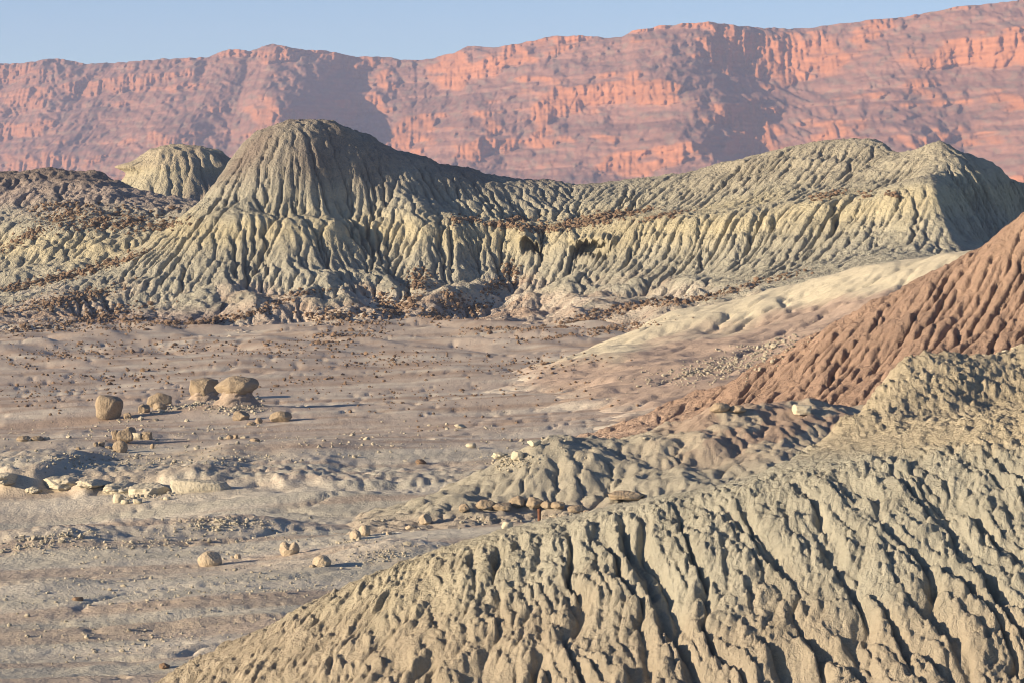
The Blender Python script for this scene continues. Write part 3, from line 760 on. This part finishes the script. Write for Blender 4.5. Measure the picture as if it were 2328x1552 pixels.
# --- the two perched rocks
def pedestal(name, rb, rt, h, seed, parent, mat):
    nr, na = 14, 48
    a = np.linspace(0, 2 * np.pi, na, endpoint=False)
    t = np.linspace(0, 1, nr)[:, None]
    r = rt + (rb - rt) * (1 - t) ** 3.2
    p = np.stack([np.cos(a)[None] + 0 * t, np.sin(a)[None] + 0 * t, t * 2.2 + 0 * a[None]], -1).reshape(-1, 3)
    nz = (perlin3(p * 2.2, seed) * .16 + perlin3(p * 5.5, seed + 1) * .12).reshape(nr, na)
    r = r * (1 + nz)
    v = np.stack([r * np.cos(a), r * np.sin(a), t * h - .10 - .5 * (1 - t) ** 7 + 0 * a[None]], -1).reshape(-1, 3)
    f = []
    for i in range(nr - 1):
        for k in range(na):
            q = [i * na + k, i * na + (k + 1) % na, (i + 1) * na + (k + 1) % na, (i + 1) * na + k]
            f += [[q[0], q[1], q[2]], [q[0], q[2], q[3]]]
    o = bpy.data.objects.new(name, tri_mesh(name, v, np.array(f), mat)); col.objects.link(o); o.parent = parent
    return o
def perched(px, py, w, caph, pedh, rb, rt, label, seed, depth, dx=0.0, tilt=0, **kw):
    X, Y, Z, ok = hits([px], [py], BACK)
    x, y = float(X[0]), float(Y[0]); k = y / FPX
    e = bpy.data.objects.new("mushroom_rock", None); col.objects.link(e)
    e.location = (x, y + .3, float(ground_z(np.array([x]), np.array([y + .3]), BACK)[0]))
    tag(e, label, "rock formation")
    pedestal("pedestal", rb * k, rt * k, pedh * k, seed, e, M_ped)
    v, f = rock_shape(seed, 5, **kw)
    v = v / np.abs(v).max(0) * np.array([w * k / 2, w * k / 2 * depth, caph * k / 2])
    if tilt:
        c, s_ = math.cos(math.radians(tilt)), math.sin(math.radians(tilt))
        v = np.stack([v[:, 0] * c - v[:, 2] * s_, v[:, 1], v[:, 0] * s_ + v[:, 2] * c], 1)
    v[:, 2] -= v[:, 2].min()
    c_ = bpy.data.objects.new("cap", tri_mesh("cap", v, f, M_rock)); col.objects.link(c_); c_.parent = e
    c_.location = (dx * k, 0, (pedh - 9) * k - .12)
    return e
perched(463, 908, 72, 46, 22, 56, 28, "smaller squarish tan cap rock on a crumbling pedestal, left of the bigger perched rock", 41, .9, facets=6, cut=(.66, .86), box=.5, rough=.07)
perched(537, 917, 106, 48, 36, 84, 32, "large smooth tan cap rock overhanging its flared clay pedestal, biggest rock on the flat", 58, .75, facets=3, cut=(.8, .92), rough=.08, tilt=3)
B(245, 953, 64, 58, "tall rounded tan boulder standing alone left of the perched rocks", seed=12, facets=6, box=.35, tilt=-12, rough=.08)
B(362, 924, 62, 36, "long tilted tan slab rising to the right between the tall boulder and the perched rocks", seed=13, box=.5, tilt=14, depth=.6)
B(327, 936, 28, 24, "small blocky stone at the left foot of the tilted slab", cat="stone", seed=14, box=.8, facets=5)
B(362, 930, 34, 20, "low rounded stone leaning on the front of the tilted slab", cat="stone", seed=15)
B(441, 898, 20, 18, "small pale stone beside the left pedestal of the perched rocks", cat="stone", seed=16)
B(290, 952, 20, 18, "small crumbly stone at the right foot of the tall rounded boulder", cat="stone", seed=17, rough=.25)
B(548, 955, 42, 30, "crumbly knobbly boulder in front of the biggest perched rock", seed=18, rough=.22)
B(588, 960, 18, 17, "small upright stone between the knobbly boulder and the oval boulder", cat="stone", seed=19)
B(572, 965, 24, 11, "flat broken stone below the knobbly boulder", cat="stone", seed=20, rough=.2)
B(638, 956, 54, 30, "oval tan boulder with a pitted left end, right of the biggest perched rock's foot", seed=21, rough=.10, depth=.7)
# --- cluster at left
B(272, 1027, 36, 34, "round pinkish boulder at the front of the clustered rocks on the left flat", seed=22, rough=.08)
B(283, 1006, 40, 34, "angular block with a lit left face, behind the round boulder of the left cluster", seed=23, box=.6, tilt=20, facets=9)
B(296, 998, 26, 32, "darker upright block at the top of the left cluster", seed=24, box=.5)
B(262, 1000, 18, 26, "narrow pale stone on the left edge of the clustered rocks", cat="stone", seed=25, box=.4, tilt=15)
B(312, 1000, 28, 18, "flat pale slab lying between the left cluster and its right-hand block", cat="slab", seed=26, box=.7, mat=M_pale)
B(332, 1001, 28, 24, "squat block at the right end of the left cluster", seed=27, box=.45)
B(217, 1012, 13, 11, "small round stone left of the clustered rocks", cat="stone", seed=28, sub=3)
B(230, 1012, 17, 13, "small pointed stone between the round stone and the cluster", cat="stone", seed=29, sub=3, rough=.2)
B(247, 1016, 19, 9, "low flat stone touching the left cluster", cat="stone", seed=30, sub=3)
B(178, 1021, 14, 9, "little pale stone farthest left of the clustered rocks", cat="stone", seed=31, sub=3)
B(346, 1016, 11, 14, "small upright stone in the shadow right of the left cluster", cat="stone", seed=32, sub=3)
# --- pair at far left
B(52, 1003, 34, 15, "low oval boulder, left one of the pair near the left edge", seed=33)
B(83, 1003, 30, 15, "low oval boulder, right one of the pair near the left edge", seed=34)
B(105, 1001, 18, 10, "dark small stone at the right end of the low pair near the left edge", cat="stone", seed=35, mat=M_clod)
# --- row below the perched rocks
B(508, 996, 24, 9, "low pale crumbly stone at the left end of the short row below the perched rocks", cat="stone", seed=36, mat=M_pale, rough=.22)
B(522, 997, 18, 14, "tan upright stone in the short row below the perched rocks", cat="stone", seed=37)
B(536, 995, 16, 12, "grey round stone in the middle of the short row below the perched rocks", cat="stone", seed=38)
B(555, 994, 24, 8, "long flat stone in the short row below the perched rocks", cat="stone", seed=39, mat=M_clod)
perched(578, 1003, 28, 14, 14, 15, 9, "tiny mushroom shaped rock at the right end of the short row", 40, .8, rough=.12)
# --- cannonball stones on the near flat
B(475, 1286, 57, 43, "round cannonball boulder with a chipped face, largest on the near flat", seed=44, rough=.05, facets=5, cut=(.78, .95), sub=5, mat=M_ball)
B(657, 1263, 47, 36, "heart shaped round boulder with a notched top on the near flat", seed=45, rough=.06, notch=True, sub=5, facets=3, cut=(.8, .95), mat=M_ball)
B(731, 1291, 44, 32, "domed round boulder in front of the near hill's slope, lowest of the cannonballs", seed=46, rough=.06, facets=5, cut=(.75, .92), sub=5, mat=M_ball)
B(540, 1271, 18, 14, "small round stone between the cannonball boulder and the notched boulder", cat="stone", seed=47, sub=3, mat=M_ball)
B(527, 1270, 10, 8, "tiny chipped stone touching the small round stone beside the cannonball", cat="stone", seed=48, sub=3, mat=M_ball)
B(709, 1292, 13, 8, "tiny stone at the left foot of the domed round boulder", cat="stone", seed=49, sub=3, mat=M_ball)
B(829, 1217, 28, 29, "round boulder in shade, rear one of the touching pair", seed=50, rough=.05, mat=M_ball)
B(808, 1225, 28, 24, "round sunlit boulder, front one of the touching pair", seed=51, rough=.06, mat=M_ball)
B(883, 1214, 17, 15, "small pointed stone right of the touching pair", cat="stone", seed=52, sub=3, mat=M_ball)
B(864, 1216, 8, 7, "tiny stone between the touching pair and the pointed stone", cat="stone", seed=53, sub=3, mat=M_ball)
B(966, 1194, 32, 28, "round fractured boulder with crumbs at its right foot, left of the sunken hollow", seed=54, rough=.14, mat=M_ball)
B(932, 1203, 30, 14, "heap-like crumbly low boulder left of the fractured round boulder", seed=55, rough=.28, mat=M_ball)
# --- row of rocks by the post
B(1055, 1167, 27, 20, "dark wedge shaped rock on the rim of the hollow, left of the rock row", seed=60, box=.4, tilt=25, mat=M_rock)
B(1103, 1160, 47, 26, "rounded boulder with a hole in its left end, near the post", seed=61, rough=.1, mat=M_rock)
B(1140, 1159, 47, 17, "low blocky ledge stone between the holed boulder and the twin boulders", seed=62, box=.8, mat=M_rock)
B(1178, 1156, 43, 29, "round sunlit boulder, left one of the twin boulders behind the post", seed=63, rough=.12, mat=M_rock)
B(1212, 1155, 49, 31, "round boulder, right one of the twin boulders directly behind the post", seed=64, rough=.13, mat=M_rock)
B(1245, 1158, 34, 22, "sloping dark boulder right of the twin boulders", seed=65, tilt=-15, mat=M_rock)
B(1270, 1160, 40, 19, "long low rounded boulder at the right end of the rock row by the post", seed=66, mat=M_rock)
B(1312, 1165, 49, 20, "rounded pale boulder with small stones at its right, right of the post", seed=67, rough=.12, mat=M_rock)
B(1334, 1167, 18, 9, "small stone at the right foot of the pale boulder right of the post", cat="stone", seed=68, sub=3, mat=M_rock)
B(1425, 1152, 87, 22, "long low jagged rock showing just above the near hill's crest", seed=69, rough=.16, box=.3, mat=M_rock)
B(1154, 1208, 28, 22, "upright pale slab standing in the hollow left of the post", cat="slab", seed=70, box=.75, facets=5, tilt=-8, mat=M_pale)
# --- on the gullied mound
B(1636, 941, 48, 24, "large flat tan boulder, left one of the perched pair on the gullied mound", seed=72, rough=.07)
B(1677, 941, 42, 19, "smaller flat tan boulder, right one of the perched pair on the gullied mound", seed=73, rough=.08)
B(1824, 946, 46, 25, "angular pale pink block on the gullied mound's upper right", seed=74, box=.5, mat=M_pale)
B(1176, 1046, 32, 22, "pale broken block on the left end of the gullied mound's top", seed=75, box=.7, mat=M_pale, rough=.15)
B(1136, 1042, 40, 16, "crumbled pale rock heap left of the broken block on the mound", seed=76, rough=.3, mat=M_pale)
B(1215, 1013, 34, 16, "pale rocky lump on the crest of the gullied mound", seed=77, rough=.22, mat=M_pale)
B(1072, 1021, 26, 12, "pale stone on the flat left of the gullied mound's crest", cat="stone", seed=78, mat=M_pale)
B(834, 1001, 18, 10, "pale hollow looking stone on the flat, right of the tiny mushroom rock", cat="stone", seed=79, mat=M_pale)
B(1045, 973, 30, 11, "pale flat stone alone on the pink flat", cat="stone", seed=80, mat=M_pale, tilt=-10)
B(957, 1054, 30, 14, "dark brown crusted lump on the flat left of the gullied mound", cat="stone", seed=81, mat=M_brown, rough=.3)
B(176, 1366, 28, 11, "flat rusty brown stone on the near flat at left", cat="stone", seed=82, mat=M_brown, rough=.25)
B(372, 1518, 28, 15, "dark brown stone with two humps at the near hill's lower left edge", cat="stone", seed=83, mat=M_brown, rough=.2)
B(61, 1402, 15, 10, "small grey stone near the left edge of the near flat", cat="stone", seed=84, mat=M_clod)
# --- pale outcrop at left
for k, (px, py, w, h, lb, bx) in enumerate([
        (10, 1112, 60, 36, "pale rounded outcrop block cut by the left edge", .3), (72, 1122, 40, 26, "knobbly low outcrop stone near the left edge", .1),
        (137, 1112, 92, 56, "pale wedge shaped outcrop block above the sand hollow", .4), (206, 1112, 70, 32, "low pale outcrop stone between the wedge block and the big cracked block", .3),
        (266, 1120, 92, 54, "long pale outcrop block left of the crack", .5), (340, 1124, 100, 78, "tallest pale outcrop block right of the crack", .45)]):
    rock("outcrop_block", px, py, w * 1.1, h * .7, lb, cat="rock outcrop", mat=M_outcrop, seed=90 + k, sub=5, box=bx * .6, rough=.2, facets=5, depth=1.5, sink=.58)
rock("outcrop_block", 450, 1120, 150, 40, "long smooth shaded outcrop slab right of the tallest block", cat="rock outcrop", mat=M_outcrop, seed=98, sub=5, box=.6, rough=.08, facets=3, depth=.35, sink=.3, tilt=-3)
for k, (px, py, w, h, lb) in enumerate([(268, 1142, 26, 24, "slanted pale fragment fallen at the left of the outcrop rubble"), (283, 1146, 20, 12, "triangular pale fragment in front of the outcrop rubble"),
        (312, 1147, 22, 12, "flat pale fragment under the tallest outcrop block"), (312, 1130, 10, 12, "small round fragment against the tallest outcrop block"), (378, 1138, 18, 10, "pale fragment at the right end of the outcrop rubble")]):
    rock("rock_fragment", px, py, w, h, lb, cat="stone", mat=M_pale, seed=110 + k, sub=3, box=.5)

# --- rusty marker post with a flat board at its foot
Yp = 60.0
xp, _, zp = at(1226, 1155, Yp)
gz = float(ground_z(np.array([xp]), np.array([Yp]), BACK)[0])
M_rust = stone_mat("rusted_iron", (.10, .045, .028), (.21, .10, .06), 9, .3, .01)
def tube(name, prof, n, mat):
    a = np.linspace(0, 2 * np.pi, n, endpoint=False)
    v = np.concatenate([np.stack([r * np.cos(a), r * np.sin(a), 0 * a + z], -1) for r, z in prof])
    f = []
    for i in range(len(prof) - 1):
        for k in range(n):
            q = [i * n + k, i * n + (k + 1) % n, (i + 1) * n + (k + 1) % n, (i + 1) * n + k]
            f += [[q[0], q[1], q[2]], [q[0], q[2], q[3]]]
    for r0, s_ in ((0, -1), ((len(prof) - 1) * n, 1)):
        for k in range(1, n - 1): f.append([r0, r0 + k, r0 + k + 1] if s_ > 0 else [r0, r0 + k + 1, r0 + k])
    me = tri_mesh(name, v, np.array(f), mat, False)
    o = bpy.data.objects.new(name, me); col.objects.link(o); return o
hp_ = zp - gz
post = tube("marker_post", [(.036, -.2), (.036, hp_ - .05), (.04, hp_ - .045), (.04, hp_ - .004), (.03, hp_)], 14, M_rust)
post.location = (xp, Yp, gz)
tag(post, "rusty brown iron post standing just behind the near hill's crest", "post")
bd = bmesh.new(); bmesh.ops.create_cube(bd, size=1)
bmesh.ops.bevel(bd, geom=bd.edges[:], offset=.08, segments=2, affect='EDGES')
for v_ in bd.verts: v_.co.x *= .24; v_.co.y *= .16; v_.co.z *= .05
me = bpy.data.meshes.new("board"); bd.to_mesh(me); bd.free(); me.materials.append(stone_mat("weathered_board", (.42, .36, .17), (.52, .46, .25), 6, .3, .01))
board = bpy.data.objects.new("board", me); col.objects.link(board)
xb = at(1208, 1190, Yp - .2)[0]
board.location = (xb, Yp - .2, float(ground_z(np.array([xb]), np.array([Yp - .2]), BACK)[0]) + .035); board.rotation_euler = (.1, -.08, .3)
tag(board, "small yellowish board lying on the ground left of the rusty post", "board")

# ------------------------------------------------------------------ loose stones
def blob_points(blobs, seed, sheets):
    R = np.random.default_rng(seed)
    P = []
    for (x, y, rx, ry, n, rot) in blobs:
        q = R.normal(size=(n, 2)) * .55
        c, s_ = math.cos(math.radians(rot)), math.sin(math.radians(rot))
        P.append(np.stack([x + q[:, 0] * rx * c + q[:, 1] * ry * s_, y - q[:, 0] * rx * s_ + q[:, 1] * ry * c], 1))
    P = np.concatenate(P)
    X, Y, Z, ok = hits(P[:, 0], P[:, 1], sheets)
    return X[ok], Y[ok], Z[ok], R
def scatter(name, X, Y, Z, size, mat, R, sub=1, flat=.75):
    T, F = ico(sub); n = len(X); m = len(T)
    a = R.random(n) * 6.283
    s3 = size[:, None] * R.uniform(.65, 1.2, (n, 3)) * np.array([1, 1, flat])
    v = T[None] * (1 + R.uniform(-.28, .28, (n, m)))[..., None] * s3[:, None, :]
    ca, sa = np.cos(a)[:, None], np.sin(a)[:, None]
    v = np.stack([v[..., 0] * ca - v[..., 1] * sa, v[..., 0] * sa + v[..., 1] * ca, v[..., 2]], -1) + np.stack([X, Y, Z + size * .25], -1)[:, None]
    f = F[None] + (np.arange(n) * m)[:, None, None]
    o = bpy.data.objects.new(name, tri_mesh(name, v.reshape(-1, 3), f.reshape(-1, 3), mat, False))
    col.objects.link(o); o["kind"] = "stuff"
    return o
brown = [(70, 535, 50, 12, 160, 25), (150, 490, 70, 16, 300, 15), (225, 500, 70, 16, 300, 15), (300, 505, 70, 14, 240, 12), (365, 515, 60, 10, 150, 10), (110, 470, 50, 8, 80, 10), (20, 560, 30, 10, 60, 30),
         (50, 650, 70, 10, 200, 14), (140, 632, 70, 10, 220, 14), (225, 608, 70, 9, 200, 16), (290, 585, 60, 8, 120, 16), (100, 690, 90, 14, 260, 10), (190, 676, 70, 14, 220, 14), (230, 722, 90, 18, 380, 10), (100, 745, 110, 16, 300, 6), (295, 740, 70, 14, 220, 8),
         (360, 738, 60, 8, 140, 6), (430, 738, 60, 7, 120, 5), (500, 728, 60, 7, 120, 6), (565, 715, 60, 8, 140, 12), (625, 690, 50, 7, 90, 14), (690, 668, 60, 6, 90, 8),
         (760, 720, 80, 16, 260, 0), (745, 772, 70, 12, 200, 0), (830, 752, 60, 20, 240, 0), (885, 700, 45, 24, 200, -30), (950, 640, 28, 26, 200, -20), (930, 690, 30, 18, 120, 0), (1030, 685, 36, 22, 160, -20), (1000, 722, 44, 16, 150, 0),
         (1160, 618, 20, 26, 140, 40), (1120, 655, 26, 14, 90, 30), (1085, 702, 36, 12, 100, 20), (1060, 500, 36, 8, 140, 0), (1145, 512, 40, 8, 200, -5), (1175, 500, 30, 7, 110, 0), (1235, 520, 60, 8, 220, 0), (1325, 506, 70, 12, 420, 6),
         (1385, 492, 60, 9, 220, 8), (1440, 484, 60, 6, 110, 8), (1520, 490, 60, 6, 110, 12), (1870, 448, 26, 7, 110, 10), (1905, 438, 16, 6, 50, 0), (1968, 446, 14, 6, 40, 0), (2030, 443, 16, 5, 50, 0),
         (1760, 635, 70, 6, 150, 12), (1640, 668, 60, 6, 110, 12), (1560, 685, 60, 7, 120, 10), (1480, 690, 60, 7, 120, 10), (1400, 705, 80, 9, 200, 12), (1300, 735, 90, 8, 200, 8), (1200, 750, 80, 8, 160, 6), (1100, 752, 60, 6, 100, 6), (1400, 748, 100, 8, 200, 8), (1270, 770, 110, 8, 160, 6),
         (150, 800, 150, 22, 260, 8), (400, 790, 150, 18, 190, 5), (250, 860, 200, 24, 210, 5), (640, 800, 140, 20, 150, 4), (900, 820, 170, 24, 240, 4), (1200, 830, 170, 24, 200, 4), (80, 900, 110, 20, 100, 4), (700, 870, 170, 24, 110, 3), (1000, 900, 240, 26, 160, 3)]
X, Y, Z, R = blob_points(brown, 5, BACK)
sz = (R.gamma(2.2, 1.0, len(X)) * 1.05 + 1.0) / FPX * Y * np.interp(Y, [90, 150], [.65, .82])
scatter("brown_gravel", X, Y, Z, np.minimum(sz, .2), M_brown, R)
clods = [(520, 1190, 110, 8, 260, -3), (480, 1200, 90, 12, 200, 0), (120, 1222, 110, 12, 320, 6), (60, 1245, 60, 10, 140, 10), (320, 1130, 70, 8, 160, 0), (230, 1050, 200, 18, 420, 0), (500, 1050, 140, 12, 160, 0),
         (1660, 830, 110, 30, 420, 15), (1560, 850, 110, 24, 260, 10), (1750, 790, 80, 20, 160, 15), (540, 915, 44, 10, 240, 0), (530, 930, 70, 10, 260, 0), (430, 920, 60, 6, 130, 8), (370, 935, 60, 5, 60, 8), (300, 955, 40, 5, 40, 0),
         (280, 1240, 150, 10, 120, 5), (880, 1265, 80, 14, 160, 10), (800, 1230, 60, 6, 60, 5), (1300, 1172, 130, 8, 160, 5), (1100, 1180, 60, 10, 80, 0), (1160, 1050, 60, 14, 160, 0),
         (300, 1330, 320, 60, 420, 4), (300, 1450, 300, 50, 380, 4), (650, 1330, 200, 40, 220, 5), (500, 1230, 400, 40, 260, 3), (500, 1010, 500, 30, 300, 0), (1000, 1000, 300, 40, 160, 0), (300, 980, 300, 20, 160, 0)]
X, Y, Z, R = blob_points(clods, 6, BACK)
sz = (R.gamma(1.8, 1.0, len(X)) * .9 + .8) / FPX * Y
scatter("clay_clods", X, Y, Z, np.minimum(sz, .16), M_clod, R)
e2 = [(2150, 950, 180, 40, 420, 12), (2000, 940, 80, 30, 200, 20), (1850, 1030, 90, 14, 160, 20), (700, 1440, 300, 40, 420, 25), (560, 1500, 120, 30, 220, 25), (2310, 1290, 40, 60, 160, 0), (1000, 1300, 200, 30, 220, 20)]
X, Y, Z, R = blob_points(e2, 8, [NEAR])
sz = (R.gamma(1.6, 1.0, len(X)) * 1.5 + 1.2) / FPX * Y
X, Y, Z, R_ = X, Y, Z, R
keep = Y < 34
scatter("crumbs", X[keep], Y[keep], Z[keep], np.minimum(sz[keep], .05), M_pale, R)

# single brown stones lying apart on the flat
groups = [("stones left of the tall boulder", "small dark brown stone on the pinkish flat left of the tall rounded boulder", 10, 215, 880, 950, 14),
          ("stones near the left edge", "small brown stone on the stony slope at the left edge, above the tall boulder", 5, 210, 790, 875, 22),
          ("stones above the tilted slab", "small dark brown stone on the flat just above the tilted slab", 230, 420, 800, 900, 24),
          ("stones behind the perched rocks", "small dark brown stone on the rising flat directly behind the perched rocks", 430, 640, 780, 838, 20),
          ("stones up the flat right of the perched rocks", "small dark brown stone up the flat to the right of the perched rocks", 640, 900, 780, 850, 20),
          ("stones beyond the long shadow", "small dark stone beside the long shadow right of the perched rocks", 640, 900, 860, 940, 16),
          ("stones in the middle of the pink flat", "dark pebble like stone alone in the middle of the pink flat", 900, 1180, 850, 985, 20),
          ("stones below the pale ridge", "small brown stone on the flat below the pale ridge's pink apron", 1180, 1450, 840, 930, 16),
          ("stones in the dark stony hollow", "dark brown stone in the stony hollow at the foot of the dome shaped hill", 700, 860, 700, 790, 25),
          ("stones in the gully mouth", "dark brown stone in the gully mouth right of the dome shaped hill's foot", 870, 1100, 690, 770, 25)]
R = np.random.default_rng(99)
protos = []
for k in range(6):
    v, f = rock_shape(200 + k, 2, 5, .25)
    protos.append(tri_mesh("brown_stone", v, f, M_brown))
for g, lb, x0, x1, y0, y1, n in groups:
    px, py = R.uniform(x0, x1, n), R.uniform(y0, y1, n)
    X, Y, Z, ok = hits(px, py, BACK)
    for k in np.nonzero(ok)[0]:
        o = bpy.data.objects.new("brown_stone", protos[k % 6]); col.objects.link(o)
        r = R.uniform(2.6, 4.6) / FPX * Y[k]
        o.location = (X[k], Y[k], Z[k] + r * .3); o.scale = (r * R.uniform(.9, 1.2), r, r * R.uniform(.7, .95)); o.rotation_euler = (0, 0, R.uniform(0, 6.28))
        tag(o, lb, "stone", g)
